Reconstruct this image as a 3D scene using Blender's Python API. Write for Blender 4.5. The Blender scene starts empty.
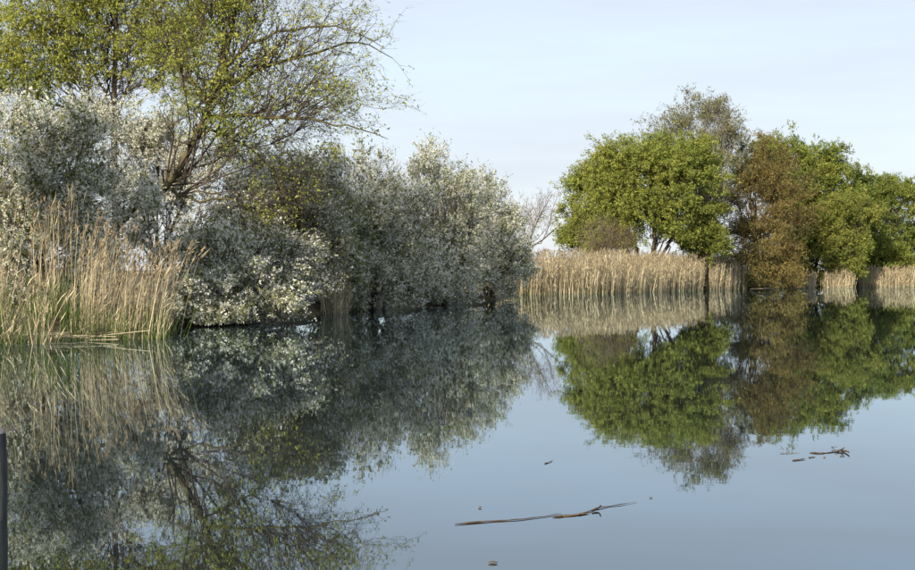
import bpy, math
import numpy as np
from mathutils import Vector

# ------------------------------------------------------------------ camera, sky, sun
scene = bpy.context.scene
COL = scene.collection
F_PX, HZ, CAM_H = 1525.0, 270.0, 1.4          # focal length in photo pixels, horizon row, eye height over water
PHOTO_W, PHOTO_H = 915.0, 570.0

cam_data = bpy.data.cameras.new('camera')
cam_data.sensor_width = 36.0
cam_data.lens = 36.0 * F_PX / PHOTO_W
cam_data.clip_start = 0.1
cam_data.clip_end = 20000
cam = bpy.data.objects.new('camera', cam_data)
COL.objects.link(cam)
cam.location = (0, 0, CAM_H)
cam.rotation_euler = (math.radians(90) - math.atan((PHOTO_H / 2 - HZ) / F_PX), 0, 0)
scene.camera = cam

SUN_DIR = Vector((-0.44, -0.90, 0.0)).normalized()      # towards the sun, on the ground
SUN_EL = math.radians(25)
world = bpy.data.worlds.new('World')
scene.world = world
world.use_nodes = True
nt = world.node_tree
for n in list(nt.nodes):
    nt.nodes.remove(n)
out = nt.nodes.new('ShaderNodeOutputWorld')
bg = nt.nodes.new('ShaderNodeBackground')
sky = nt.nodes.new('ShaderNodeTexSky')
sky.sky_type = 'NISHITA'
sky.sun_disc = False
sky.sun_elevation = SUN_EL
sky.sun_rotation = math.atan2(SUN_DIR.x, SUN_DIR.y)
sky.air_density = 1.0
sky.dust_density = 0.6
sky.ozone_density = 1.6
# thin high cloud over the whole sky
tc = nt.nodes.new('ShaderNodeTexCoord')
mp = nt.nodes.new('ShaderNodeMapping')
mp.inputs['Scale'].default_value = (1.6, 1.6, 14.0)
mp.inputs['Rotation'].default_value = (0.06, 0.10, 0.3)
nz = nt.nodes.new('ShaderNodeTexNoise')
nz.inputs['Scale'].default_value = 2.2
nz.inputs['Detail'].default_value = 5
nz.inputs['Roughness'].default_value = 0.5
rp = nt.nodes.new('ShaderNodeValToRGB')
rp.color_ramp.elements[0].position = 0.30
rp.color_ramp.elements[0].color = (0.76, 0.76, 0.76, 1)
rp.color_ramp.elements[1].position = 0.72
rp.color_ramp.elements[1].color = (0.95, 0.95, 0.95, 1)
mx = nt.nodes.new('ShaderNodeMixRGB')
mx.inputs['Color2'].default_value = (3.2, 3.46, 3.92, 1)
nt.links.new(tc.outputs['Generated'], mp.inputs['Vector'])
nt.links.new(mp.outputs['Vector'], nz.inputs['Vector'])
nt.links.new(nz.outputs['Fac'], rp.inputs['Fac'])
nt.links.new(rp.outputs['Color'], mx.inputs['Fac'])
nt.links.new(sky.outputs['Color'], mx.inputs['Color1'])
nt.links.new(mx.outputs['Color'], bg.inputs['Color'])
bg.inputs['Strength'].default_value = 0.095
nt.links.new(bg.outputs['Background'], out.inputs['Surface'])

sun_data = bpy.data.lights.new('sun', 'SUN')
sun_data.energy = 3.6
sun_data.angle = math.radians(0.5)
sun_data.color = (1.0, 0.87, 0.67)
sun = bpy.data.objects.new('sun', sun_data)
COL.objects.link(sun)
to_sun = Vector((SUN_DIR.x * math.cos(SUN_EL), SUN_DIR.y * math.cos(SUN_EL), math.sin(SUN_EL)))
sun.rotation_euler = to_sun.to_track_quat('Z', 'Y').to_euler()

scene.view_settings.view_transform = 'Standard'
scene.view_settings.look = 'None'
scene.view_settings.gamma = 1
scene.view_settings.use_curve_mapping = False
scene.view_settings.exposure = 1.28
scene.cycles.max_bounces = 8
scene.cycles.diffuse_bounces = 3
scene.cycles.glossy_bounces = 3
scene.cycles.transmission_bounces = 4


# ------------------------------------------------------------------ helpers
def W(px, py, d):
    """Photo pixel seen at distance d (metres ahead of the camera)."""
    return np.array([(px - PHOTO_W / 2) / F_PX * d, d, CAM_H - (py - HZ) / F_PX * d])


def norm(v):
    return v / np.maximum(np.linalg.norm(v, axis=-1, keepdims=True), 1e-9)


def link(o, parent=None):
    COL.objects.link(o)
    if parent is not None:
        o.parent = parent
    return o


def tag(o, label, cat=None, group=None, kind=None):
    o['label'] = label
    if cat:
        o['category'] = cat
    if group:
        o['group'] = group
    if kind:
        o['kind'] = kind
    return o


def thing(name, loc, label, cat, group=None):
    o = bpy.data.objects.new(name, None)
    o.location = tuple(float(c) for c in loc)
    o.empty_display_size = 0.2
    link(o)
    return tag(o, label, cat, group)


def build(name, verts, faces, mat, parent=None, rnd=None, smooth=False, origin=None):
    """One mesh object from numpy arrays (faces: M x 3 or M x 4). Vertices are in world space."""
    verts = np.asarray(verts, dtype=np.float32)
    faces = np.asarray(faces, dtype=np.int32)
    if origin is None:
        origin = np.array(parent.location) if parent is not None else np.zeros(3)
        p = parent.parent if parent is not None else None
        while p is not None:
            origin = origin + np.array(p.location)
            p = p.parent
    verts = verts - np.asarray(origin, dtype=np.float32)
    me = bpy.data.meshes.new(name)
    k = faces.shape[1]
    me.vertices.add(len(verts))
    me.vertices.foreach_set('co', verts.ravel())
    me.loops.add(faces.size)
    me.loops.foreach_set('vertex_index', faces.ravel())
    me.polygons.add(len(faces))
    me.polygons.foreach_set('loop_start', np.arange(0, faces.size, k, dtype=np.int32))
    if smooth:
        me.polygons.foreach_set('use_smooth', np.ones(len(faces), dtype=bool))
    if rnd is not None:
        a = me.attributes.new('rnd', 'FLOAT', 'POINT')
        a.data.foreach_set('value', np.asarray(rnd, dtype=np.float32))
    me.update(calc_edges=True)
    me.materials.append(mat)
    o = bpy.data.objects.new(name, me)
    link(o, parent)
    if parent is None:
        o.location = tuple(float(c) for c in origin)
    return o


def tubes(P, R, sides=4, rng=None):
    """P: N x K x 3 polylines, R: N x K radii -> verts, quads, per-vertex random."""
    N, K, _ = P.shape
    T = norm(np.gradient(P, axis=1))
    ref = np.broadcast_to(np.array([0.35, 0.21, 0.91]), T.shape)
    flat = np.abs(np.sum(T * ref, -1, keepdims=True)) > 0.96
    ref = np.where(flat.any(1, keepdims=True), np.array([0.9, -0.3, 0.1]), ref)
    U = norm(np.cross(T, ref))
    V = np.cross(T, U)
    a = np.arange(sides) * 2 * math.pi / sides
    ring = U[:, :, None] * np.cos(a)[None, None, :, None] + V[:, :, None] * np.sin(a)[None, None, :, None]
    verts = P[:, :, None] + ring * R[:, :, None, None]
    idx = np.arange(N * K * sides).reshape(N, K, sides)
    nx = np.roll(idx, -1, axis=2)
    q = np.stack([idx[:, :-1], nx[:, :-1], nx[:, 1:], idx[:, 1:]], -1).reshape(-1, 4)
    r = np.repeat((rng or np.random.default_rng(1)).random(N), K * sides)
    return verts.reshape(-1, 3), q, r


def merge(parts):
    vs, fs, rs, off = [], [], [], 0
    for v, f, r in parts:
        vs.append(v); fs.append(f + off); rs.append(r); off += len(v)
    return np.concatenate(vs), np.concatenate(fs), np.concatenate(rs)


def blades(C, D, L, Wd, rng, up=0.0, tri=False):
    """Leaf-shaped rhombs at C along D, random roll. up biases the faces to lie open to the sky."""
    n = len(C)
    rv = norm(rng.normal(size=(n, 3)))
    side = norm(np.cross(D, rv))
    if up:
        s2 = norm(np.cross(D, np.array([0, 0, 1.0]) + 1e-3))
        side = norm(side * (1 - up) + s2 * up)
    L = np.broadcast_to(L, (n,))[:, None]; Wd = np.broadcast_to(Wd, (n,))[:, None]
    if tri:
        v = np.stack([C - side * Wd * 0.5, C + side * Wd * 0.5, C + D * L], 1).reshape(-1, 3)
        return v, np.arange(n * 3).reshape(n, 3), np.repeat(rng.random(n), 3)
    nrm = np.cross(D, side)
    a = C
    b = C + D * L * 0.45 + side * Wd * 0.5 + nrm * Wd * 0.12
    c = C + D * L
    d = C + D * L * 0.45 - side * Wd * 0.5 + nrm * Wd * 0.12
    v = np.stack([a, b, c, d], 1).reshape(-1, 3)
    f = np.arange(n * 4).reshape(n, 4)
    return v, f, np.repeat(rng.random(n), 4)


# ------------------------------------------------------------------ materials
def ramp_mat(name, stops, rough=0.75, translucent=0.0, noise=None, spec=0.25, tr_tint=(1, 1, 1)):
    """Colour picked per leaf / stalk from the 'rnd' attribute, varied by a large soft noise."""
    m = bpy.data.materials.new(name)
    m.use_nodes = True
    t = m.node_tree
    for n in list(t.nodes):
        t.nodes.remove(n)
    o = t.nodes.new('ShaderNodeOutputMaterial')
    b = t.nodes.new('ShaderNodeBsdfPrincipled')
    b.inputs['Roughness'].default_value = rough
    b.inputs['Specular IOR Level'].default_value = spec
    at = t.nodes.new('ShaderNodeAttribute'); at.attribute_name = 'rnd'
    r = t.nodes.new('ShaderNodeValToRGB')
    els = r.color_ramp.elements
    while len(els) < len(stops):
        els.new(0.5)
    for e, (p, c) in zip(els, stops):
        e.position = p; e.color = (*c, 1)
    fac = at.outputs['Fac']
    if noise:
        tcn = t.nodes.new('ShaderNodeTexCoord')
        nn = t.nodes.new('ShaderNodeTexNoise'); nn.inputs['Scale'].default_value = noise[0]
        nn.inputs['Detail'].default_value = 3
        t.links.new(tcn.outputs['Object'], nn.inputs['Vector'])
        mr = t.nodes.new('ShaderNodeMapRange')
        mr.inputs['From Min'].default_value = 0.3; mr.inputs['From Max'].default_value = 0.7
        mr.inputs['To Min'].default_value = -noise[1]; mr.inputs['To Max'].default_value = noise[1]
        t.links.new(nn.outputs['Fac'], mr.inputs['Value'])
        ad = t.nodes.new('ShaderNodeMath'); ad.operation = 'ADD'; ad.use_clamp = True
        t.links.new(at.outputs['Fac'], ad.inputs[0]); t.links.new(mr.outputs['Result'], ad.inputs[1])
        fac = ad.outputs[0]
    t.links.new(fac, r.inputs['Fac'])
    t.links.new(r.outputs['Color'], b.inputs['Base Color'])
    if translucent:
        tr = t.nodes.new('ShaderNodeBsdfTranslucent')
        tint = t.nodes.new('ShaderNodeMixRGB'); tint.blend_type = 'MULTIPLY'; tint.inputs['Fac'].default_value = 1
        tint.inputs['Color2'].default_value = (*tr_tint, 1)
        t.links.new(r.outputs['Color'], tint.inputs['Color1'])
        t.links.new(tint.outputs['Color'], tr.inputs['Color'])
        ms = t.nodes.new('ShaderNodeMixShader'); ms.inputs['Fac'].default_value = translucent
        t.links.new(b.outputs['BSDF'], ms.inputs[1]); t.links.new(tr.outputs['BSDF'], ms.inputs[2])
        t.links.new(ms.outputs['Shader'], o.inputs['Surface'])
    else:
        t.links.new(b.outputs['BSDF'], o.inputs['Surface'])
    return m


def noise_mat(name, c1, c2, scale, rough=0.85, stretch=(1, 1, 1), bump=0.3, c3=None):
    m = bpy.data.materials.new(name)
    m.use_nodes = True
    t = m.node_tree
    b = t.nodes['Principled BSDF']
    b.inputs['Roughness'].default_value = rough
    b.inputs['Specular IOR Level'].default_value = 0.2
    tcn = t.nodes.new('ShaderNodeTexCoord')
    mpn = t.nodes.new('ShaderNodeMapping'); mpn.inputs['Scale'].default_value = stretch
    nn = t.nodes.new('ShaderNodeTexNoise'); nn.inputs['Scale'].default_value = scale
    nn.inputs['Detail'].default_value = 8; nn.inputs['Roughness'].default_value = 0.65
    r = t.nodes.new('ShaderNodeValToRGB')
    r.color_ramp.elements[0].position = 0.32; r.color_ramp.elements[0].color = (*c1, 1)
    r.color_ramp.elements[1].position = 0.68; r.color_ramp.elements[1].color = (*c2, 1)
    if c3:
        e = r.color_ramp.elements.new(0.5); e.color = (*c3, 1)
    t.links.new(tcn.outputs['Object'], mpn.inputs['Vector'])
    t.links.new(mpn.outputs['Vector'], nn.inputs['Vector'])
    t.links.new(nn.outputs['Fac'], r.inputs['Fac'])
    t.links.new(r.outputs['Color'], b.inputs['Base Color'])
    if bump:
        bp = t.nodes.new('ShaderNodeBump'); bp.inputs['Strength'].default_value = bump
        bp.inputs['Distance'].default_value = 0.03
        t.links.new(nn.outputs['Fac'], bp.inputs['Height'])
        t.links.new(bp.outputs['Normal'], b.inputs['Normal'])
    return m


def water_mat():
    m = bpy.data.materials.new('pond_water')
    m.use_nodes = True
    t = m.node_tree
    t.nodes.remove(t.nodes['Principled BSDF'])
    body = t.nodes.new('ShaderNodeBsdfDiffuse')
    body.inputs['Color'].default_value = (0.014, 0.018, 0.018, 1)
    b = t.nodes.new('ShaderNodeBsdfGlossy')
    b.inputs['Color'].default_value = (0.82, 0.925, 1.0, 1)
    b.inputs['Roughness'].default_value = 0.012
    fr = t.nodes.new('ShaderNodeFresnel'); fr.inputs['IOR'].default_value = 2.1
    mxs = t.nodes.new('ShaderNodeMixShader')
    t.links.new(fr.outputs['Fac'], mxs.inputs['Fac'])
    t.links.new(body.outputs['BSDF'], mxs.inputs[1]); t.links.new(b.outputs['BSDF'], mxs.inputs[2])
    t.links.new(mxs.outputs['Shader'], t.nodes['Material Output'].inputs['Surface'])
    g = t.nodes.new('ShaderNodeNewGeometry')
    mpn = t.nodes.new('ShaderNodeMapping'); mpn.inputs['Scale'].default_value = (0.5, 1.0, 1.0)
    n1 = t.nodes.new('ShaderNodeTexNoise'); n1.inputs['Scale'].default_value = 1.6; n1.inputs['Detail'].default_value = 3
    n2 = t.nodes.new('ShaderNodeTexNoise'); n2.inputs['Scale'].default_value = 0.12; n2.inputs['Detail'].default_value = 2
    t.links.new(g.outputs['Position'], mpn.inputs['Vector'])
    t.links.new(mpn.outputs['Vector'], n1.inputs['Vector'])
    t.links.new(g.outputs['Position'], n2.inputs['Vector'])
    mul = t.nodes.new('ShaderNodeMath'); mul.operation = 'MULTIPLY'
    t.links.new(n1.outputs['Fac'], mul.inputs[0]); t.links.new(n2.outputs['Fac'], mul.inputs[1])
    bp = t.nodes.new('ShaderNodeBump'); bp.inputs['Strength'].default_value = 1.0
    bp.inputs['Distance'].default_value = 0.0009
    t.links.new(mul.outputs[0], bp.inputs['Height'])
    t.links.new(bp.outputs['Normal'], b.inputs['Normal'])
    return m


M = {}
M['water'] = water_mat()
M['ground'] = noise_mat('bank_soil_and_grass', (0.035, 0.03, 0.016), (0.075, 0.085, 0.03), 0.9, c3=(0.06, 0.05, 0.028))
M['bark'] = noise_mat('grey_brown_bark', (0.035, 0.028, 0.02), (0.12, 0.10, 0.075), 5, stretch=(1, 1, 0.3), bump=0.8)
M['mossy'] = noise_mat('mossy_bark', (0.03, 0.026, 0.016), (0.12, 0.105, 0.045), 4, stretch=(1, 1, 0.4), bump=0.8)
M['twig'] = ramp_mat('twig_bark', [(0, (0.035, 0.027, 0.024)), (1, (0.085, 0.065, 0.055))])
M['pale_twig'] = ramp_mat('pale_twig_bark', [(0, (0.10, 0.08, 0.065)), (1, (0.22, 0.17, 0.14))])
M['brown_twig'] = ramp_mat('brown_twig_bark', [(0, (0.06, 0.04, 0.02)), (1, (0.14, 0.085, 0.04))])
M['blossom'] = ramp_mat('white_blossom', [(0, (0.50, 0.52, 0.42)), (0.4, (0.76, 0.77, 0.69)), (1, (0.86, 0.86, 0.80))],
                        translucent=0.5, noise=(0.8, 0.3))
M['thorn_leaf'] = ramp_mat('thorn_leaf', [(0, (0.09, 0.11, 0.035)), (0.6, (0.16, 0.185, 0.06)), (1, (0.24, 0.25, 0.09))],
                           translucent=0.4, noise=(0.6, 0.3))
M['olive_leaf'] = ramp_mat('yellow_green_catkin_leaf', [(0, (0.16, 0.20, 0.035)), (0.6, (0.28, 0.31, 0.055)), (1, (0.40, 0.41, 0.095))],
                           translucent=0.35, noise=(0.5, 0.35))
M['willow_leaf'] = ramp_mat('willow_leaf', [(0, (0.12, 0.16, 0.03)), (0.6, (0.215, 0.25, 0.05)), (1, (0.31, 0.32, 0.075))],
                            translucent=0.35, noise=(0.45, 0.3))
M['grey_leaf'] = ramp_mat('grey_green_leaf', [(0, (0.13, 0.14, 0.07)), (1, (0.22, 0.22, 0.12))], translucent=0.3)
M['rust_leaf'] = ramp_mat('rust_brown_bud', [(0, (0.085, 0.09, 0.028)), (0.5, (0.15, 0.12, 0.045)), (1, (0.25, 0.20, 0.06))],
                          translucent=0.25, noise=(0.4, 0.4))
M['deep_leaf'] = ramp_mat('deep_green_leaf', [(0, (0.075, 0.115, 0.022)), (0.6, (0.15, 0.19, 0.035)), (1, (0.28, 0.285, 0.06))],
                          translucent=0.3, noise=(0.35, 0.4))
M['lime_leaf'] = ramp_mat('yellow_lime_leaf', [(0, (0.12, 0.15, 0.03)), (0.6, (0.19, 0.22, 0.045)), (1, (0.28, 0.27, 0.07))],
                          translucent=0.35, noise=(0.4, 0.3))
M['reed'] = ramp_mat('dry_reed_straw', [(0, (0.18, 0.15, 0.10)), (0.5, (0.38, 0.325, 0.21)), (1, (0.58, 0.51, 0.35))],
                     translucent=0.15, noise=(0.7, 0.25))
M['plume'] = ramp_mat('reed_plume', [(0, (0.18, 0.14, 0.09)), (1, (0.36, 0.30, 0.20))], translucent=0.2)
M['shoot'] = ramp_mat('green_reed_shoot', [(0, (0.05, 0.085, 0.02)), (1, (0.13, 0.18, 0.05))], translucent=0.25)
M['dead_wood'] = noise_mat('wet_dead_wood', (0.03, 0.02, 0.013), (0.11, 0.075, 0.045), 9, bump=0.5)
M['wet_reed'] = noise_mat('wet_reed_blade', (0.07, 0.05, 0.035), (0.20, 0.145, 0.095), 14, bump=0.3)
M['post'] = noise_mat('weathered_post_wood', (0.014, 0.015, 0.016), (0.055, 0.06, 0.065), 7, stretch=(3, 3, 0.4), bump=0.7)
M['post_top'] = noise_mat('weathered_post_end_grain', (0.08, 0.08, 0.08), (0.24, 0.24, 0.23), 20, bump=0.5)

# ------------------------------------------------------------------ the setting: ground and water
SHORE = np.array([(-30, 2), (-13, 12), (-10.2, 24), (-9.3, 29), (-6.6, 31.5), (-6.6, 34.5), (-6.9, 37.5), (-5.0, 41), (-4.3, 47), (-3.6, 51),
                  (-2.2, 56), (0.2, 63), (2.2, 72), (3.6, 81), (8.0, 85), (12.3, 92.5), (19.2, 105.5), (22.0, 108),
                  (27, 117), (33, 124), (46, 128), (75, 131), (110, 120), (120, 70), (80, 20), (30, 3), (8, 2.2), (-4, 2.0)], float)

SHORE[4:6] += np.array([-0.75, 1.0])
SHORE[6:13] += np.array([-0.2, 0.3])
SHORE[13:22] = SHORE[13:22] * 1.05 + np.array([-0.75, 1.0])


def signed_dist(X, Y, poly):
    """Distance to the shoreline, negative inside the pond."""
    p = np.stack([X.ravel(), Y.ravel()], -1)
    best = np.full(len(p), 1e9)
    inside = np.zeros(len(p), bool)
    for i in range(len(poly)):
        a, b = poly[i], poly[(i + 1) % len(poly)]
        ab = b - a
        tt = np.clip(((p - a) @ ab) / (ab @ ab), 0, 1)
        best = np.minimum(best, np.linalg.norm(p - (a + tt[:, None] * ab), axis=1))
        cond = ((a[1] > p[:, 1]) != (b[1] > p[:, 1]))
        xi = (b[0] - a[0]) * (p[:, 1] - a[1]) / (b[1] - a[1] + 1e-12) + a[0]
        inside ^= cond & (p[:, 0] < xi)
    return np.where(inside, -best, best).reshape(X.shape)


def ground_z(x, y):
    sd = signed_dist(np.atleast_1d(np.asarray(x, float)), np.atleast_1d(np.asarray(y, float)), SHORE)
    s = np.clip((sd + 1.0) / 1.9, 0, 1)
    return -0.5 + 0.9 * s * s * (3 - 2 * s)


def make_ground():
    xs = np.concatenate([[-6000, -1500, -500, -200, -110], np.arange(-60, 140.1, 1.0), [180, 300, 700, 1800, 6000]])
    ys = np.concatenate([[-6000, -1500, -400, -120, -50], np.arange(-16, 160.1, 1.0), [190, 280, 600, 1600, 6000]])
    X, Y = np.meshgrid(xs, ys)
    sd = signed_dist(X, Y, SHORE)
    s = np.clip((sd + 1.0) / 1.9, 0, 1)
    rng = np.random.default_rng(5)
    Z = -0.5 + 0.9 * s * s * (3 - 2 * s) + np.where(sd > 0.5, rng.normal(0, 0.03, X.shape), 0)
    n, m = X.shape
    idx = np.arange(n * m).reshape(n, m)
    q = np.stack([idx[:-1, :-1], idx[:-1, 1:], idx[1:, 1:], idx[1:, :-1]], -1).reshape(-1, 4)
    o = build('ground', np.stack([X, Y, Z], -1).reshape(-1, 3), q, M['ground'], smooth=True)
    tag(o, 'flat grassy bank and bare earth around the pond', kind='structure')
    # pond water: a sheet that ends under the banks
    c = SHORE.mean(0)
    nrm = []
    k = len(SHORE)
    for i in range(k):
        d = SHORE[(i + 1) % k] - SHORE[i - 1]
        d = d / np.linalg.norm(d)
        nrm.append((-d[1], d[0]))
    ring = SHORE + np.array(nrm) * 1.1
    import bmesh
    bm = bmesh.new()
    f = bm.faces.new([bm.verts.new((x, y, 0.0)) for x, y in ring])
    bmesh.ops.triangulate(bm, faces=[f])
    me = bpy.data.meshes.new('water')
    for fc in bm.faces:
        if fc.normal.z < 0:
            fc.normal_flip()
    bm.to_mesh(me); bm.free()
    me.materials.append(M['water'])
    w = link(bpy.data.objects.new('water', me))
    tag(w, 'still dark pond water mirroring trees and sky', kind='structure')


make_ground()


# ------------------------------------------------------------------ plant growth
def ell(px, py, rx, ry, d, rd):
    """Crown lobe outlined in the photo at a known distance: centre and radii in metres."""
    s = d / F_PX
    return (W(px, py, d), np.array([rx * s, rd, ry * s]))


def sample_lobes(lobes, n, rng, inner=0.45, zmin=0.15, clumps=0, spread=0.16, fill=3, elong=1.5, fringe=0.07):
    wts = np.array([r[0] * r[2] + r[0] * r[1] + r[1] * r[2] for _, r in lobes]); wts = wts / wts.sum()
    C = np.array([c for c, _ in lobes]); R = np.array([r for _, r in lobes])

    def draw(m, lo):
        k = rng.choice(len(lobes), m, p=wts)
        u = norm(rng.normal(size=(m, 3)))
        rad = (lo + (1 - lo) * rng.random(m) ** 0.6) * rng.normal(1.0, fringe, m)
        return C[k] + u * R[k] * rad[:, None], k
    if clumps:
        cc, ck = draw(clumps, max(inner, 0.7))
        j = rng.integers(0, clumps, n)
        od = cc - C[ck]
        od[:, 2] *= 0.4
        od = norm(od + rng.normal(size=od.shape) * 0.25)
        P = cc[j] + rng.normal(size=(n, 3)) * (R[ck[j]].mean(1, keepdims=True) * spread)
        P += od[j] * (rng.normal(0, elong, (n, 1)) * R[ck[j]].mean(1, keepdims=True) * spread)   # sprays, longer outward
        m = n // fill                                   # some fill between the clumps
        P[:m] = draw(m, inner)[0]
    else:
        P = draw(n, inner)[0]
    P[:, 2] = np.where(P[:, 2] < zmin, zmin + rng.random(n) * 0.25, P[:, 2])
    return P


def attach(targets, nodes, tang, rad, base, K, rng, pull=0.4, sag=0.0, wob=0.05, rscale=0.55, rmin=0.004, lift=0.25, ref=None, rand=0.0):
    """Grow one curved shoot from the existing wood to each target."""
    outd = norm(targets - base)
    ln = np.linalg.norm(targets - base, axis=1, keepdims=True)
    q = targets - outd * ln * pull
    q[:, 2] -= 0.05 * ln[:, 0]
    if ref is not None:                               # short shoots: spring from wood a little further in
        q = targets + norm(ref - targets) * pull + rng.normal(size=targets.shape) * rand
    idx = np.empty(len(targets), int)
    for i in range(0, len(targets), 1500):
        dd = ((q[i:i + 1500, None] - nodes[None]) ** 2).sum(-1)
        idx[i:i + 1500] = dd.argmin(1)
    P0 = nodes[idx]
    dv = targets - P0
    L = np.linalg.norm(dv, axis=1, keepdims=True)
    dr = norm(dv)
    P1 = P0 + 0.4 * L * norm(tang[idx] * 0.7 + dr * 0.7 + np.array([0, 0, lift]))
    P2 = targets - 0.35 * L * norm(dr + np.array([0, 0, -sag]))
    t = np.linspace(0, 1, K)[None, :, None]
    P = ((1 - t) ** 3 * P0[:, None] + 3 * (1 - t) ** 2 * t * P1[:, None] + 3 * (1 - t) * t * t * P2[:, None] + t ** 3 * targets[:, None])
    j = rng.normal(size=P.shape) * (L * wob)[:, None]
    j[:, 0] = 0
    P = P + j
    r0 = np.minimum(rad[idx] * rscale, 0.02 * L[:, 0] + rmin)
    tt = np.linspace(0, 1, K)[None]
    R = r0[:, None] * (1 - tt) + rmin * 0.6 * tt
    return P, R


def side_shoots(P, m, lo, hi, rng, up=0.3, out=None, base=None, K=3, r=0.003, hang=0.0):
    """m short shoots off every polyline."""
    N, Kp, _ = P.shape
    t = rng.uniform(0.15, 1.0, (N, m)) * (Kp - 1)
    i = np.minimum(t.astype(int), Kp - 2); fr = (t - i)[..., None]
    a = np.take_along_axis(P, i[..., None], 1); b = np.take_along_axis(P, (i + 1)[..., None], 1)
    S = (a * (1 - fr) + b * fr).reshape(-1, 3)
    D = norm(b - a).reshape(-1, 3)
    o = norm(S - base) if base is not None else 0
    dr = norm(D * 0.6 + norm(rng.normal(size=S.shape)) * 0.9 + o * 0.55 + np.array([0, 0, up]))
    L = rng.uniform(lo, hi, (len(S), 1))
    tt = np.linspace(0, 1, K)[None, :, None]
    Q = S[:, None] + dr[:, None] * L[:, None] * tt + np.array([0, 0, -hang])[None, None] * (tt ** 2) * L[:, None]
    Q[:, 1:] += rng.normal(size=Q[:, 1:].shape) * 0.06 * L[:, None]
    R = np.full(Q.shape[:2], r) * np.linspace(1, 0.5, K)[None]
    return Q, R


def along(P, n, rng, lo=0.1, spread=0.02):
    """n points and directions along every polyline."""
    N, K, _ = P.shape
    t = rng.uniform(lo, 1.0, (N, n)) * (K - 1)
    i = np.minimum(t.astype(int), K - 2); fr = (t - i)[..., None]
    a = np.take_along_axis(P, i[..., None], 1); b = np.take_along_axis(P, (i + 1)[..., None], 1)
    S = (a * (1 - fr) + b * fr).reshape(-1, 3) + rng.normal(size=(N * n, 3)) * spread
    return S, norm(b - a).reshape(-1, 3)


def poly(points, K=9):
    """Smooth polyline through hand-placed points (Catmull-Rom), K samples."""
    p = np.array(points, float)
    p = np.vstack([2 * p[0] - p[1], p, 2 * p[-1] - p[-2]])
    n = len(p) - 3
    u = np.linspace(0, n - 1e-6, K)
    i = u.astype(int); t = (u - i)[:, None]
    p0, p1, p2, p3 = p[i], p[i + 1], p[i + 2], p[i + 3]
    return 0.5 * (2 * p1 + (p2 - p0) * t + (2 * p0 - 5 * p1 + 4 * p2 - p3) * t ** 2 + (3 * p1 - p0 - 3 * p2 + p3) * t ** 3)


def nodes_of(Ps, Rs):
    n = np.concatenate([p.reshape(-1, 3) for p in Ps])
    t = np.concatenate([norm(np.gradient(p, axis=1)).reshape(-1, 3) for p in Ps])
    r = np.concatenate([x.reshape(-1) for x in Rs])
    return n, t, r


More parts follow.
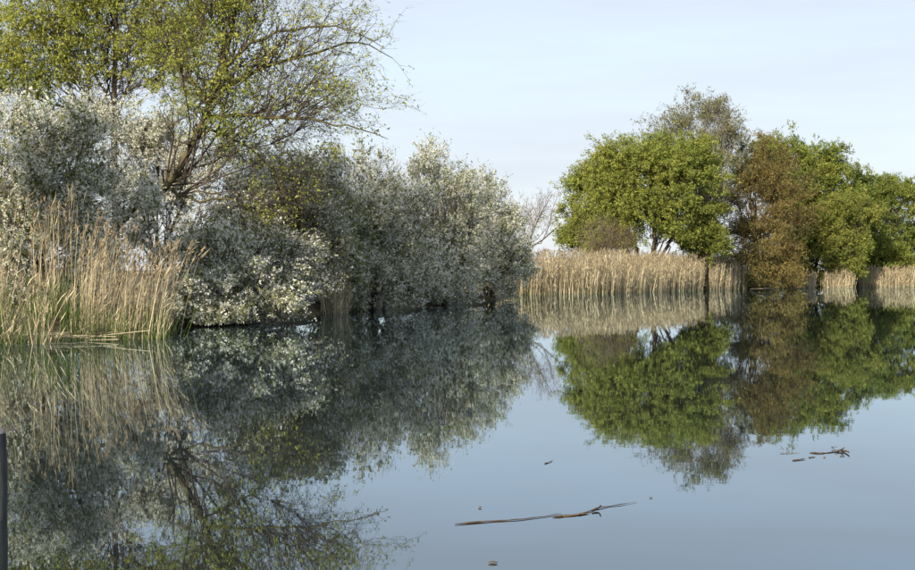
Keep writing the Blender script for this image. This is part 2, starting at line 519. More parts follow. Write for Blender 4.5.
def plant(name, label, cat, base, lobes, seed, stems=None, n_stem=5, stem_r=0.09, n1=30, n2=220, n3=1800, shoots=4,
          shoot_len=(0.12, 0.35), leaf=('deep_leaf', 12, 0.09, 0.045), bloom=None, twig='twig', bark='bark', inner=0.45,
          clumps=0, spread=0.16, zmin=0.2, sag=0.0, hang=0.0, up=0.3, group=None, stem_name='trunk', leaf_name='leaves',
          twig_r=0.006, leaf_lo=0.1, wob=0.05, limb_paths=None, lobes2=None, leaf_spread=0.03, reach=0.45, bloom_part=0.65, twig_k=4, shoot_wood=True, thin=None, fill=3, elong=1.5, fringe=0.07, back=0.3):
    """A tree or shrub: stems > limbs > branches > twigs > shoots, with leaves and blossom along the shoots."""
    rng = np.random.default_rng(seed)
    base = np.asarray(base, float)
    T = thing(name, base, label, cat, group)
    ctr = np.mean([c for c, _ in lobes], axis=0)
    top = max(c[2] + r[2] for c, r in lobes)
    S = []
    if stems is None:
        for i in range(n_stem):
            c, r = lobes[i % len(lobes)]
            b = base + np.array([rng.normal(0, 0.18), rng.normal(0, 0.18), -0.25]) * (1 if n_stem > 1 else 0.3)
            e = c + norm(rng.normal(size=3)) * r * 0.45
            e[2] = min(e[2] + r[2] * 0.35, top)
            mid = b * 0.5 + e * 0.5 + np.array([rng.normal(0, 0.25), rng.normal(0, 0.25), 0.25])
            S.append(poly([b, mid, e], 10))
    else:
        S = [poly(s, 12) for s in stems]
        S = [s if len(s) == 12 else s for s in S]
    Rst = [np.linspace(stem_r * rng.uniform(0.8, 1.05), stem_r * 0.22, len(s)) for s in S]
    for s, r in zip(S, Rst):
        r[0] *= 1.25
        v, f, a = tubes(s[None], r[None], 8)
        build(stem_name, v, f, M[bark], T, a, smooth=True)
    lb_P, lb_R = [], []
    n_low = 6 if limb_paths else 0                    # clear bole below the first boughs
    if limb_paths:
        for pts, r in limb_paths:
            p = poly(pts, 14); p[1:] += rng.normal(size=p[1:].shape) * 0.03
            rr = np.linspace(r, r * 0.15, 14)
            v, f, a = tubes(p[None], rr[None], 6)
            build('branch', v, f, M[bark], T, a, smooth=True)
            lb_P.append(p[None]); lb_R.append(rr[None])
    N, Tn, Rn = nodes_of([s[None, n_low:] for s in S] + lb_P, [r[None, n_low:] for r in Rst] + lb_R)
    parts = []
    P1, R1 = attach(sample_lobes(lobes, n1, rng, 0.35, zmin), N, Tn, Rn, base, 8, rng, 0.55, wob=wob, rscale=0.6, rmin=twig_r * 1.6)
    parts.append(tubes(P1, R1, 5, rng))
    N, Tn, Rn = nodes_of([s[None, n_low:] for s in S] + lb_P + [P1], [r[None, n_low:] for r in Rst] + lb_R + [R1])
    P2, R2 = attach(sample_lobes(lobes, n2, rng, inner, zmin), N, Tn, Rn, base * 0.5 + ctr * 0.5, 6, rng, 0.3, sag, wob=wob, rscale=0.6, rmin=twig_r, lift=0.1)
    parts.append(tubes(P2, R2, 3, rng))
    N, Tn, Rn = nodes_of(lb_P + [P1, P2], lb_R + [R1, R2])
    P3, R3 = attach(sample_lobes(lobes2 or lobes, n3, rng, inner, zmin, clumps, spread, fill, elong, fringe), N, Tn, Rn, base, twig_k, rng, reach, sag, wob=wob,
                    rscale=0.7, rmin=twig_r * 0.6, ref=ctr, rand=reach * 0.5, lift=0.05)
    parts.append(tubes(P3, R3, 3, rng))
    Q = P3
    if shoots:
        Q, RQ = side_shoots(P3, shoots, *shoot_len, rng, up, base=ctr * 0.6 + base * 0.4, r=twig_r * 0.5, hang=hang)
        if shoot_wood:
            ax = Q[:, -1] - Q[:, 0]
            v, f, a = blades(Q[:, 0], norm(ax), np.linalg.norm(ax, axis=1), twig_r * 1.6, rng, tri=True)
            build('shoots', v, f, M[twig], T, a)['kind'] = 'stuff'
    v, f, a = merge(parts)
    build('twigs', v, f, M[twig], T, a, smooth=True)
    zlow = 0.05

    def foliage(nm, spec, lo, spr, part=1):
        mat, n, L, Wd = spec
        C, D = along(Q if part == 1 else Q[rng.random(len(Q)) < part], int(n), rng, lo, spr)
        D = norm(D * 0.5 + norm(rng.normal(size=C.shape)) * 0.9 + np.array([0, 0, 0.15 - hang]))
        keep = C[:, 2] > zlow
        keep &= rng.random(len(C)) < np.where(C[:, 1] > ctr[1] + back, 0.35, 1.0)
        if thin is not None:
            keep &= rng.random(len(C)) < thin(C)
        C, D = C[keep], D[keep]
        s = np.clip(rng.lognormal(-0.05, 0.35, len(C)), 0.4, 1.9)
        v, f, a = blades(C, D, L * s, Wd * s, rng, tri=True)
        build(nm, v, f, M[mat], T, a)
    if leaf:
        foliage(leaf_name, leaf, leaf_lo, leaf_spread)
    if bloom:
        foliage('blossom', bloom, 0.05, 0.02, bloom_part)
    return T


# ------------------------------------------------------------------ blackthorn in flower along the left bank
def gbase(px, d):
    x = (px - PHOTO_W / 2) / F_PX * d
    return np.array([x, d, float(ground_z(x, d)[0])])


THORN = 'blackthorns flowering along the left bank'


def thorn(label, px, d, lobes, seed, dens=1.0, bloom=10, leafn=2, **kw):
    args = dict(n_stem=6, stem_r=0.075, n1=40, n2=int(420 * dens), n3=int(1700 * dens), shoots=7, shoot_len=(0.12, 0.55), twig_k=3,
                leaf=('thorn_leaf', leafn, 0.085, 0.05), bloom=('blossom', int(bloom * 1.7), 0.038, 0.036), clumps=int(75 * dens), fill=6,
                spread=0.10, zmin=0.12, group=THORN, stem_name='stem', twig_r=0.006, up=0.25, fringe=0.13, elong=2.0)
    args.update(kw)
    return plant('blackthorn_shrub', label, 'shrub', gbase(px, d), lobes, seed, **args)


thorn('tall cream-lit blackthorn behind the reeds at the left edge', 20, 37,
      [ell(20, 190, 78, 100, 37, 1.9), ell(-45, 180, 75, 92, 37.5, 1.8), ell(60, 160, 60, 62, 36.5, 1.6), ell(20, 262, 90, 60, 36, 1.4)], 11, 1.3, bloom=10, leafn=2)
thorn('airy blackthorn round the leaning trunk, with sky showing through it', 165, 43.5,
      [ell(140, 205, 62, 75, 43.2, 1.2), ell(200, 190, 50, 62, 43.5, 1.0), ell(115, 150, 45, 55, 42.8, 1.1), ell(165, 150, 42, 42, 43.5, 1.1), ell(240, 190, 40, 50, 43.5, 1.1), ell(140, 222, 34, 36, 39.6, 0.7)], 12, 0.85, bloom=10, leafn=1, stem_r=0.045)
thorn('low spreading blackthorn overhanging the water right of the near reeds', 235, 41,
      [ell(240, 270, 62, 52, 40, 1.5), ell(200, 275, 38, 45, 39.5, 1.2), ell(285, 276, 38, 44, 41, 1.2), ell(235, 298, 75, 30, 39.3, 1.3), ell(188, 302, 38, 26, 37.4, 1.0)], 13, 1.0, bloom=10, leafn=2)
thorn('greenish blackthorn under the hanging boughs, left of the small reed tuft', 285, 46,
      [ell(275, 215, 48, 62, 46, 1.6), ell(310, 225, 38, 70, 47, 1.5)], 14, 0.9, bloom=8, leafn=4, leaf=('grey_leaf', 4, 0.085, 0.05))
thorn('large dense blackthorn right of the small reed tuft', 375, 54,
      [ell(365, 215, 52, 66, 54, 1.9), ell(400, 235, 45, 62, 54.5, 1.9), ell(350, 250, 40, 55, 53, 1.6), ell(385, 280, 60, 34, 53, 1.8)], 15, 1.3)
thorn('tall round-topped blackthorn in the middle of the hedge', 440, 62,
      [ell(430, 205, 44, 52, 62, 2.0), ell(455, 225, 38, 58, 63, 1.9), ell(430, 268, 52, 40, 61.5, 2.0)], 16, 1.2)
thorn('last blackthorn of the hedge, beside the far reed bed', 490, 72,
      [ell(485, 232, 36, 52, 71, 2.2), ell(512, 250, 24, 38, 73, 2.0), ell(490, 272, 38, 28, 71, 1.9)], 17, 1.0)

thorn('dim blackthorn filling the hedge directly behind the small reed tuft', 335, 52,
      [ell(330, 225, 34, 66, 51.5, 1.6), ell(335, 268, 36, 42, 51, 1.5)], 18, 0.8, bloom=9, leafn=4)

# ------------------------------------------------------------------ the two big trees on the left
dA = 41.0
stemsA = [[W(88, 345, dA + 1), W(104, 255, dA), W(128, 212, dA - .3), W(168, 186, dA - .5), W(188, 152, dA - .1), W(207, 112, dA - .2), W(222, 70, dA), W(238, 5, dA), W(248, -70, dA + .5)]]
limbs = [
    ([W(222, 72, dA), W(255, 42, dA - .5), W(300, 28, dA - .9), W(345, 30, dA - 1.2), W(385, 48, dA - 1.4)], 0.055),
    ([W(214, 92, dA), W(262, 70, dA - .2), W(310, 55, dA - .4), W(355, 42, dA - .5), W(392, 58, dA - .5)], 0.06),
    ([W(203, 116, dA), W(255, 116, dA - .6), W(300, 118, dA - 1.0), W(345, 125, dA - 1.3), W(388, 138, dA - 1.6)], 0.06),
    ([W(240, 117, dA - .5), W(280, 108, dA + .2), W(312, 92, dA + .6), W(345, 84, dA + .8)], 0.035),
    ([W(196, 125, dA), W(236, 140, dA + .3), W(268, 165, dA + .4), W(290, 205, dA + .3)], 0.045),
    ([W(165, 186, dA), W(195, 200, dA - .6), W(228, 198, dA - .9), W(262, 215, dA - 1.2)], 0.05),
    ([W(236, 12, dA), W(280, -18, dA + .2), W(330, -25, dA), W(372, 2, dA - .3)], 0.05),
    ([W(212, 100, dA), W(180, 70, dA + .6), W(160, 30, dA + 1.0), W(150, -20, dA + 1.2)], 0.05),
    ([W(230, 40, dA), W(205, 10, dA - .6), W(190, -30, dA - 1.0)], 0.045),
]
lobA = [ell(220, 45, 80, 75, dA, 2.0), ell(325, 35, 66, 58, dA - .5, 1.5), ell(335, 105, 55, 42, dA - .8, 1.3), ell(225, 120, 60, 45, dA, 1.6),
        ell(280, 180, 42, 55, dA + .3, 1.1), ell(225, -50, 95, 50, dA, 2.0)]
plant('leaning_tree', 'big leaning tree with long twiggy boughs reaching right over the hedge', 'tree', gbase(88, dA + 1), lobA, 21,
      stems=stemsA, stem_r=0.14, n1=14, n2=500, n3=2600, shoots=5, shoot_len=(0.15, 0.55), leaf=('olive_leaf', 11, 0.055, 0.036),
      thin=lambda C: np.clip(0.85 - 0.34 * (C[:, 0] + 6.4), 0.22, 0.85),
      twig_r=0.005, bark='mossy', limb_paths=limbs, sag=0.35, hang=0.35, up=-0.05, wob=0.06, inner=0.2, clumps=110, spread=0.22)
dB = 46.0
stemsB = [[W(118, 345, dB), W(116, 240, dB), W(114, 120, dB), W(116, 50, dB), W(117, -10, dB), W(120, -90, dB)]]
limbsB = [([W(115, 110, dB), W(90, 70, dB - .5), W(60, 40, dB - .8), W(20, 25, dB - 1)], 0.05),
          ([W(115, 60, dB), W(135, 35, dB - .3), W(160, 10, dB - .4), W(175, -25, dB - .4)], 0.05),
          ([W(115, 80, dB), W(150, 62, dB + .3), W(185, 55, dB + .6)], 0.04),
          ([W(116, 40, dB), W(95, 10, dB + .5), W(80, -30, dB + .8)], 0.045),
          ([W(114, 130, dB), W(70, 110, dB + .6), W(20, 95, dB + .9), W(-30, 90, dB + 1)], 0.045)]
plant('upright_tree', 'upright yellow-green tree rising behind the leftmost blackthorn', 'tree', gbase(118, dB),
      [ell(120, 25, 75, 75, dB, 2.2), ell(40, 50, 70, 50, dB - .3, 2.0), ell(110, -60, 110, 60, dB, 2.2), ell(-30, 40, 60, 60, dB, 1.8), ell(175, 50, 40, 45, dB, 1.6)],
      22, stems=stemsB, stem_r=0.15, n1=14, n2=500, n3=2800, shoots=5, shoot_len=(0.15, 0.45), leaf=('olive_leaf', 13, 0.058, 0.038),
      twig_r=0.005, bark='bark', limb_paths=limbsB, sag=0.2, hang=0.15, up=0.1, inner=0.25, clumps=120, spread=0.2)

# a neighbour further along the same bank, just out of view: it shades the low thorn
plant('bank_tree', 'slender bushy tree on the left bank, out of view left of the reeds', 'tree', np.array([-11.9, 28.9, 0.35]),
      [(np.array([-11.7, 29.0, 7.1]), np.array([1.6, 1.4, 1.6])), (np.array([-10.6, 29.2, 7.0]), np.array([1.2, 1.1, 1.3])),
       (np.array([-11.9, 28.8, 5.6]), np.array([1.1, 1.0, 0.9]))],
      23, n_stem=3, stem_r=0.10, n2=220, n3=900, shoots=5, clumps=40, leaf=('olive_leaf', 9, 0.10, 0.065), twig_r=0.006,
      shoot_wood=False, zmin=4.6)

# ------------------------------------------------------------------ bare sapling between hedge and far trees
plant('bare_tree', 'small bare twiggy tree rising behind the end of the hedge', 'tree', gbase(522, 90),
      [ell(535, 215, 26, 26, 90, 1.2), ell(550, 205, 14, 18, 90, .8), ell(520, 225, 18, 25, 90, 1.0)], 31,
      stems=[[W(520, 296, 90), W(522, 262, 90), W(530, 240, 90), W(540, 215, 90), W(552, 195, 90)],
             [W(521, 270, 90), W(515, 240, 90), W(518, 205, 90)],
             [W(526, 250, 90), W(545, 238, 90), W(562, 222, 90)]],
      stem_r=0.06, n1=12, n2=60, n3=260, shoots=3, shoot_len=(0.2, 0.5), leaf=None, twig='pale_twig', bark='bark', twig_r=0.012)

# ------------------------------------------------------------------ trees on the far bank
FAR = 'trees on the far bank'


def far_tree(name, label, px, d, lobes, seed, leaf, **kw):
    args = dict(n_stem=3, stem_r=0.16, n1=40, n2=360, n3=2000, shoots=5, shoot_len=(0.2, 0.6), leaf=leaf, clumps=70, spread=0.145, fill=7,
                zmin=0.3, group=FAR, twig_r=0.008, inner=0.45, up=0.15, reach=0.8, shoot_wood=False, leaf_spread=0.08, back=0.8, elong=0.8, fringe=0.11, twig_k=3)
    args.update(kw)
    return plant(name, label, 'tree', gbase(px, d), lobes, seed, **args)


far_tree('willow_tree', 'broad bright green willow behind the far reed bed', 640, 108,
         [ell(640, 190, 62, 52, 108, 3.2), ell(600, 212, 36, 48, 107.5, 2.4), ell(685, 192, 38, 54, 108, 2.8), ell(645, 165, 48, 29, 108, 2.4), ell(585, 232, 22, 26, 107, 1.6)],
         41, ('willow_leaf', 15, 0.14, 0.065), n3=3400, clumps=110, n_stem=5, sag=0.3, hang=0.25, zmin=2.0,
         stems=[[W(640, 290, 108), W(636, 250, 108), W(620, 225, 108), W(605, 195, 108)], [W(645, 290, 108.3), W(652, 255, 108), W(655, 220, 108), W(650, 160, 108)],
                [W(650, 290, 107.8), W(662, 255, 107.5), W(680, 225, 107.5), W(692, 185, 107.5)]])
far_tree('tall_thin_tree', 'tall grey-green thin-leaved tree topping the far trees', 702, 115,
         [ell(698, 128, 48, 33, 115, 2.6), ell(705, 170, 38, 40, 115, 2.4), ell(722, 125, 22, 24, 115, 1.8), ell(672, 122, 20, 18, 115, 1.4)], 42, ('grey_leaf', 6, 0.12, 0.06),
         n3=1100, n_stem=3, clumps=50, shoots=5, twig='pale_twig', shoot_wood=True)
far_tree('small_willow', 'small bright green willow standing in the far reeds on one dark trunk', 705, 109,
         [ell(700, 225, 22, 30, 109, 1.6), ell(712, 245, 18, 18, 109, 1.3)], 43, ('lime_leaf', 15, 0.145, 0.07), n1=16, n2=80, n3=600, clumps=26,
         stems=[[W(706, 292, 109), W(706, 262, 109), W(704, 235, 109), W(702, 205, 109)]], stem_r=0.15, sag=0.4, hang=0.3, zmin=1.3)
far_tree('pale_sallow', 'thin pale brownish sallow bush in front of the bright willow', 598, 101,
         [ell(600, 236, 30, 26, 101, 1.5), ell(622, 240, 20, 20, 101.5, 1.2)], 44, ('rust_leaf', 2, 0.07, 0.035), n1=16, n2=80, n3=500, clumps=0, twig='pale_twig',
         twig_r=0.009, stem_r=0.07)
far_tree('brown_tree', 'dark brown twiggy sallow hanging over the water right of the reeds', 757, 117.5,
         [ell(755, 195, 42, 56, 117.5, 3.0), ell(742, 172, 26, 32, 117.5, 2.4), ell(765, 248, 38, 38, 116, 2.8), ell(785, 205, 34, 50, 118.5, 2.6), ell(735, 255, 20, 34, 115.5, 1.8), ell(765, 268, 42, 22, 114.5, 2.6), ell(790, 262, 22, 26, 117.5, 2.2)],
         45, ('rust_leaf', 10, 0.115, 0.055), n3=2600, clumps=90, twig='brown_twig', zmin=0.15, n_stem=6, shoot_wood=True)
far_tree('domed_tree', 'tall domed olive-green tree right of the brown sallow', 812, 128,
         [ell(775, 172, 42, 34, 129, 3.0), ell(800, 180, 42, 40, 128, 3.2), ell(825, 205, 38, 50, 128, 3.0), ell(785, 160, 30, 22, 128, 2.4), ell(815, 240, 42, 34, 127, 2.8), ell(812, 265, 45, 22, 126.5, 2.2)],
         46, ('deep_leaf', 15, 0.15, 0.075), n3=3000, clumps=110)
far_tree('lime_sallow', 'yellow-lime sallow in front of the domed tree', 850, 124.5,
         [ell(852, 213, 24, 26, 124.5, 2.0), ell(835, 225, 22, 26, 125, 1.7), ell(840, 255, 26, 22, 124.5, 1.6)], 47, ('lime_leaf', 15, 0.145, 0.07), n2=140, n3=1000, clumps=36)
far_tree('round_tree', 'round deep green tree second from the right edge', 875, 134,
         [ell(872, 215, 36, 40, 134, 3.0), ell(868, 248, 38, 28, 132.5, 2.8), ell(893, 205, 24, 26, 134, 2.4), ell(852, 192, 24, 26, 133, 2.2), ell(872, 268, 42, 20, 132, 2.2)], 48, ('deep_leaf', 15, 0.15, 0.075), n3=2200, clumps=80)
far_tree('edge_tree', 'darker olive tree cut by the right edge', 930, 138,
         [ell(925, 222, 34, 34, 138, 3.0), ell(930, 252, 42, 26, 136, 2.8), ell(965, 225, 40, 38, 139, 3.0), ell(930, 268, 50, 18, 135.5, 2.2)], 49, ('deep_leaf', 15, 0.15, 0.075), n3=1600, clumps=60)


# ------------------------------------------------------------------ reeds
def ribbons(B, TIP, wd, K, rng, bend):
    """Upright ribbons from B to TIP, bowed sideways, tapering; one random facing each."""
    n = len(B)
    t = np.linspace(0, 1, K)[None, :, None]
    ax = TIP - B
    L = np.linalg.norm(ax, axis=1, keepdims=True)
    P = B[:, None] + ax[:, None] * t + (bend * L)[:, None] * (t * t - t) * -1.0
    P[..., 2] += 0
    yaw = rng.random(n) * math.pi
    s = np.stack([np.cos(yaw), np.sin(yaw), np.zeros(n)], -1)[:, None]
    w = wd[:, None, None] * (1 - 0.75 * t) * 0.5
    v = np.stack([P - s * w, P + s * w], 2)
    idx = np.arange(n * K * 2).reshape(n, K, 2)
    q = np.stack([idx[:, :-1, 0], idx[:, :-1, 1], idx[:, 1:, 1], idx[:, 1:, 0]], -1).reshape(-1, 4)
    return v.reshape(-1, 3), q, np.repeat(rng.random(n), K * 2), P


def reeds(T, B, rng, hmin, hmax, lean=(0.06, 0), wd=0.016, leafy=3, plume=0.5, shoots=0, shoot_h=(0.4, 1.0), scatter=0.10):
    """Stalks, hanging dead leaves, plumes and green shoots for reed bases B, as parts of T."""
    n = len(B)
    h = rng.uniform(hmin, hmax, n) * (1 + 0.10 * np.sin(B[:, 0] * 2.3 + B[:, 1]) + 0.07 * np.sin(B[:, 0] * 6.1 + 2)) * np.where(rng.random(n) < 0.15, rng.uniform(0.45, 0.8, n), 1)
    ln = np.stack([lean[0] + rng.normal(0, scatter, n), lean[1] + rng.normal(0, scatter, n), np.ones(n)], -1)
    tip = B + ln * h[:, None]
    bend = np.stack([rng.normal(-lean[0] * .6, 0.06, n), rng.normal(0, 0.06, n), np.zeros(n)], -1)
    v, q, r, P = ribbons(B, tip, wd * rng.uniform(0.6, 1.4, n), 5, rng, bend)
    build('stalks', v, q, M['reed'], T, r)['kind'] = 'stuff'
    C, D = along(P, leafy, rng, 0.25, 0.01)
    D = norm(D + rng.normal(size=D.shape) * 0.3 + np.array([lean[0] * 2, 0, 0]))
    L = rng.uniform(0.15, 0.4, len(C))
    v, f, a = blades(C, D, L, wd * 1.15, rng)
    build('dead_leaves', v, f, M['reed'], T, a)['kind'] = 'stuff'
    k = rng.random(n) < plume
    if plume and k.sum():
        Cp = np.repeat(tip[k], 5, 0)
        D = norm(np.repeat(ln[k], 5, 0) + rng.normal(size=Cp.shape) * 0.35 + np.array([0.15, 0, 0]))
        v, f, a = blades(Cp - D * 0.08, D, rng.uniform(0.12, 0.22, len(Cp)), 0.03, rng)
        build('plumes', v, f, M['plume'], T, a)['kind'] = 'stuff'
    if shoots:
        Bs = B[rng.integers(0, n, shoots)] + rng.normal(size=(shoots, 3)) * np.array([0.12, 0.12, 0])
        hs = rng.uniform(*shoot_h, shoots)
        tp = Bs + np.stack([rng.normal(0.05, 0.22, shoots), rng.normal(0, 0.22, shoots), np.ones(shoots)], -1) * hs[:, None]
        v, q, r, _ = ribbons(Bs, tp, 0.014 * rng.uniform(0.7, 1.5, shoots), 4, rng, rng.normal(size=(shoots, 3)) * 0.1)
        build('green_shoots', v, q, M['shoot'], T, r)['kind'] = 'stuff'


def bases(px0, px1, d0, d1, n, rng, tuft=0.0, ntuft=0):
    px = rng.uniform(px0, px1, n); d = rng.uniform(d0, d1, n)
    x = (px - PHOTO_W / 2) / F_PX * (0.5 * (d0 + d1)); y = d
    if ntuft:
        j = rng.integers(0, ntuft, n)
        x = x[j] + rng.normal(0, tuft, n); y = y[j] + rng.normal(0, tuft, n)
    z = np.maximum(ground_z(x, y), -0.35)
    return np.stack([x, y, z], -1)


REED = 'clumps of dry reeds at the water edge'


def reed_clump(label, px0, px1, d0, d1, n, seed, hmin, hmax, tuft=0.0, ntuft=0, **kw):
    rng = np.random.default_rng(seed)
    T = thing('reed_clump', W((px0 + px1) / 2, HZ, (d0 + d1) / 2) * np.array([1, 1, 0]), label, 'reeds', REED)
    reeds(T, bases(px0, px1, d0, d1, n, rng, tuft, ntuft), rng, hmin, hmax, **kw)
    return T


T = reed_clump('large sunlit golden reed clump leaning right beside the low blackthorn', 74, 160, 30.6, 32.4, 440, 61, 1.6, 2.4, lean=(0.13, 0), wd=0.013, leafy=2, tuft=0.12, ntuft=44, shoots=1000, shoot_h=(0.4, 1.15))
rng = np.random.default_rng(70)
n = 34                                                # broken stalks lying over the water in front
Bf = np.stack([rng.uniform(-8.9, -6.9, n), rng.uniform(29.9, 30.7, n), rng.uniform(0.01, 0.12, n)], -1)
Ef = Bf + np.stack([rng.choice([-1, 1], n) * rng.uniform(0.4, 0.95, n), rng.uniform(-0.45, 0.3, n), rng.uniform(-0.03, 0.14, n)], -1)
Ef[:, 2] = np.maximum(Ef[:, 2], 0.006)
u = np.linspace(0, 1, 4)[None, :, None]
v, q, a = tubes(Bf[:, None] * (1 - u) + Ef[:, None] * u, np.full((n, 4), 0.0065), 4, rng)
build('fallen_stalks', v, q, M['reed'], T, a)['kind'] = 'stuff'
reed_clump('tall sparse reed clump with dark gaps at the left edge', -40, 68, 31, 33, 150, 62, 1.7, 2.6, wd=0.013, leafy=2, tuft=0.06, ntuft=15, lean=(0.03, 0), shoots=500, shoot_h=(0.4, 1.0))
reed_clump('nearest thin pale reeds fanning out of the lower left water margin', -25, 48, 28.6, 29.8, 130, 63, 1.2, 1.9, tuft=0.12, ntuft=12, lean=(0.08, 0), shoots=220,
           shoot_h=(0.6, 1.5), plume=0.2, scatter=0.2)
reed_clump('small upright reed tuft between the low and the large blackthorn', 322, 348, 48.5, 50, 170, 64, 1.1, 1.65, lean=(0.05, 0), shoots=60)
reed_clump('narrow reed clump right of the brown tree', 788, 813, 121.5, 123, 520, 65, 1.2, 1.8, wd=0.03, shoots=60)
reed_clump('middle one of three reed clumps under the right-hand trees', 824, 852, 123.5, 125.5, 600, 66, 1.1, 1.75, wd=0.03, shoots=60)
reed_clump('wide reed clump at the right edge of the far bank', 860, 960, 127, 129.5, 2200, 67, 1.2, 1.9, wd=0.03, shoots=120)


def far_bed():
    rng = np.random.default_rng(68)
    line = np.array([(1.5, 81.5), (3.8, 82), (8.0, 86), (12.3, 93.2), (19.0, 105.5), (20.4, 108)])
    line = line * 1.055
    seg = np.linalg.norm(np.diff(line, axis=0), axis=1)
    n = 9000
    k = rng.choice(len(seg), n, p=seg / seg.sum()); t = rng.random(n)[:, None]
    p = line[k] * (1 - t) + line[k + 1] * t
    off = rng.random((n, 1)) ** 1.3 * 4.5
    p = p + np.array([[-0.55, 0.83]]) * off + rng.normal(size=(n, 2)) * 0.18
    sx = (706 - PHOTO_W / 2) / F_PX * p[:, 1]          # a narrow gap in the stalks where the small willow's trunk stands
    p = p[~((np.abs(p[:, 0] - sx) < 0.20) & (p[:, 1] < 109.3))]
    B = np.stack([p[:, 0], p[:, 1], np.maximum(ground_z(p[:, 0], p[:, 1]), -0.3)], -1)
    T = thing('reed_bed', (10, 92, 0), 'long straw-coloured reed bed along the far bank under the bright willow', 'reeds')
    T['kind'] = 'stuff'
    reeds(T, B, rng, 1.45, 2.1, lean=(0.05, 0), wd=0.026, leafy=3, plume=0.7, shoots=3600, shoot_h=(0.3, 0.85), scatter=0.07)


far_bed()


# ------------------------------------------------------------------ things on and in the water
def on_water(px, py, z=0.0):
    d = (CAM_H - z) * F_PX / (py - HZ)
    return np.array([(px - PHOTO_W / 2) / F_PX * d, d, z])


def stick(name, pts, r, mat, parent, sides=6, z=0.004, flat=1.0, taper=0.35, K=14, jit=0.004, seed=0):
    rng = np.random.default_rng(seed)
    p = poly([on_water(x, y, z + (q[0] if q else 0)) for x, y, *q in pts], K)
    p[1:-1] += rng.normal(size=p[1:-1].shape) * jit * np.array([1, 1, 0.3])
    prof = np.linspace(1, taper, K) * (1 + 0.18 * rng.normal(size=K))
    prof[0] *= 0.35; prof[-1] *= 0.35
    v, f, a = tubes(p[None], (r * prof)[None], sides)
    if flat != 1.0:
        c = np.repeat(p, sides, 0)
        v[:, 2] = c[:, 2] + (v[:, 2] - c[:, 2]) * flat
    return build(name, v, f, mat, parent, a, smooth=True)


T = thing('floating_branch', on_water(548, 515), 'long broken stick floating on open water at the bottom centre', 'branch')
stick('stem', [(455, 524.6), (490, 521.5), (522, 519.5), (562, 513.8)], 0.0085, M['dead_wood'], T, flat=0.6, seed=1)
stick('side_stem', [(553, 517.2), (580, 514.5), (600, 508.2), (637, 502.2)], 0.009, M['dead_wood'], T, flat=0.6, taper=0.25, seed=2)
stick('bark_strip', [(556, 516.5), (572, 515.8), (590, 513.2)], 0.012, M['wet_reed'], T, flat=0.25, taper=0.6, seed=3)
stick('twig', [(592, 511, .004), (599, 508, .012), (601, 505.5, .03)], 0.008, M['dead_wood'], T, seed=4, jit=0.001)

T = thing('floating_branch', on_water(826, 453), 'dark knotted twig raft floating towards the right edge', 'branch')
stick('stem', [(810, 452.6), (822, 453.3), (834, 452), (846, 450.2)], 0.010, M['dead_wood'], T, flat=0.6, seed=5)
stick('twig', [(836, 452, .0), (842, 449.8, .012), (845, 447.5, .035)], 0.008, M['dead_wood'], T, seed=6, jit=0.002)
stick('twig', [(842, 451, .0), (848, 451.5, .01), (850, 453, .012)], 0.009, M['dead_wood'], T, seed=7, jit=0.002)
stick('twig', [(836, 450, .0), (832, 447.5, .01), (838, 447, .03)], 0.004, M['dead_wood'], T, seed=8, jit=0.002)
T = thing('floating_twig', on_water(800, 459.5), 'short dark twig floating just left of and below the knotted raft', 'twig', 'bits of wood on the water')
stick('stem', [(793, 460.6), (800, 459.8), (806, 458.9)], 0.010, M['dead_wood'], T, flat=0.6, K=8, seed=9)
T = thing('floating_twig', on_water(812, 457), 'stubby dark twig floating under the knotted raft', 'twig', 'bits of wood on the water')
stick('stem', [(809, 457.6), (813, 457.2), (816, 456.8)], 0.008, M['dead_wood'], T, flat=0.6, K=7, seed=10)
T = thing('floating_twig', on_water(790, 453), 'hair-thin straight twig floating left of the knotted raft', 'twig', 'bits of wood on the water')
stick('stem', [(780, 453.4), (790, 453.1), (801, 452.6)], 0.005, M['wet_reed'], T, flat=0.6, K=8, seed=11)
T = thing('floating_twig', on_water(548, 462), 'tiny pale slanting twig alone above the long stick', 'twig', 'bits of wood on the water')
stick('stem', [(544.5, 463.8), (549, 462.3), (554, 460.2)], 0.006, M['wet_reed'], T, flat=0.6, K=7, seed=12)


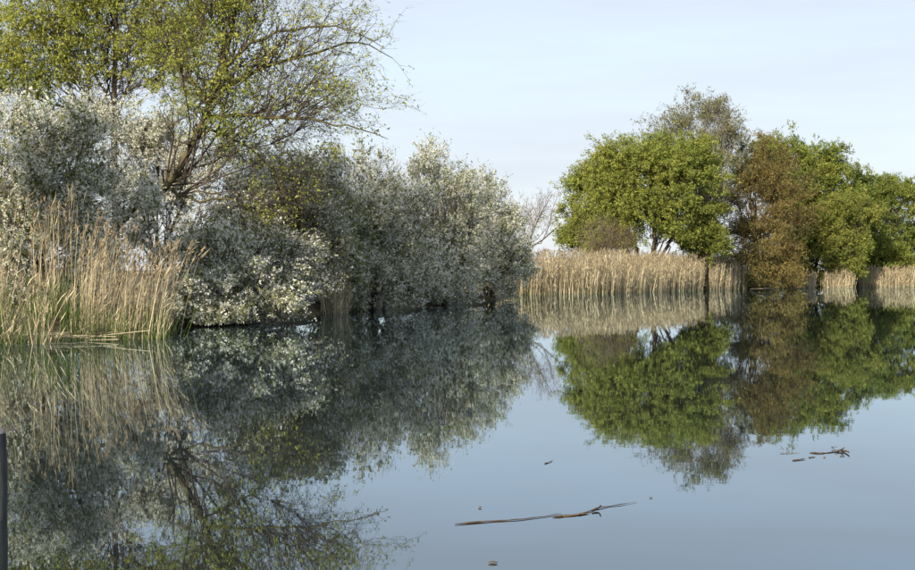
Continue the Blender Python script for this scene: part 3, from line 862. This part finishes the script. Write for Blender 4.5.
def floating_leaf(label, px, py, L, seed):
    rng = np.random.default_rng(seed)
    c = on_water(px, py, 0.003)
    o = rng.random() * 6.28
    n = 7
    t = np.linspace(0, 1, n)
    wdt = 0.28 * L * np.sin(np.pi * np.clip(t * 0.96 + 0.02, 0, 1)) ** 0.8
    dx, dy = math.cos(o), math.sin(o)
    curl = 0.08 * L * (2 * t - 1) ** 2
    mid = np.stack([c[0] + dx * (t - .5) * L, c[1] + dy * (t - .5) * L, c[2] + curl], -1)
    s = np.array([-dy, dx, 0])
    l = mid + s * wdt[:, None] + np.array([0, 0, 1]) * wdt[:, None] * 0.5
    r = mid - s * wdt[:, None] + np.array([0, 0, 1]) * wdt[:, None] * 0.5
    v = np.stack([l, mid, r], 1).reshape(-1, 3)
    i = np.arange(n - 1)[:, None] * 3
    q = np.concatenate([i + np.array([[0, 1, 4, 3]]), i + np.array([[1, 2, 5, 4]])])
    ob = build('floating_leaf', v, q, M['wet_reed'], None, rng.random(len(v)), smooth=True, origin=c)
    sm = ob.modifiers.new('thickness', 'SOLIDIFY'); sm.thickness = 0.002
    tag(ob, label, 'leaf', 'dead leaves on the water')


floating_leaf('curled brown leaf floating below the long stick near the bottom edge', 493, 563.5, 0.045, 1)
floating_leaf('small dead leaf floating above the left half of the long stick', 480, 508, 0.04, 2)
floating_leaf('dead leaf floating just right of the thin end of the long stick', 651, 498, 0.025, 3)
floating_leaf('dark leaf fragment floating under the right of the knotted raft', 842, 456.3, 0.03, 4)
floating_leaf('dark leaf fragment floating under the middle of the knotted raft', 825, 457.5, 0.03, 5)


def post():
    base = on_water(-9, 520)
    T = thing('wooden_post', base, 'weathered grey wooden post standing in the water at the left edge', 'post')
    r = 0.085
    zs = np.array([-0.7, -0.3, 0.0, 0.15, 0.30, 0.42, 0.485])
    P = np.stack([np.full(7, base[0]) + 0.004 * np.sin(zs * 9), np.full(7, base[1]), zs], -1)
    v, f, a = tubes(P[None], (r * np.array([1, 1, 1, .985, .99, .98, .97]))[None], 20)
    build('shaft', v, f, M['post'], T, a, smooth=True)
    # worn end grain: a shallow dome with a chamfered rim
    rr = [0.97, 0.90, 0.6, 0.25, 0.02]; hh = [0.485, 0.505, 0.515, 0.519, 0.52]
    P = np.stack([np.full(5, base[0]), np.full(5, base[1]), hh], -1)
    P[:, 0] += 0.004 * math.sin(0.485 * 9)
    v, f, a = tubes(P[None], (r * np.array(rr))[None], 20)
    build('end_grain', v, f, M['post_top'], T, a, smooth=True)


post()


def fallen_log():
    d = 112.5
    T = thing('fallen_branch', on_water(760, 289.2), 'dark fallen branch lying at the water edge under the brown tree', 'branch')
    stick('limb', [(750, 289.5, .0), (757, 288.8, .18), (766, 288.8, .2), (777, 288.6, .05)], 0.07, M['bark'], T, K=12, jit=0.03, taper=0.5, seed=20)
    stick('side_limb', [(762, 288.8, .15), (768, 288.2, .3), (772, 288, .35)], 0.04, M['bark'], T, K=8, jit=0.02, seed=21)


fallen_log()
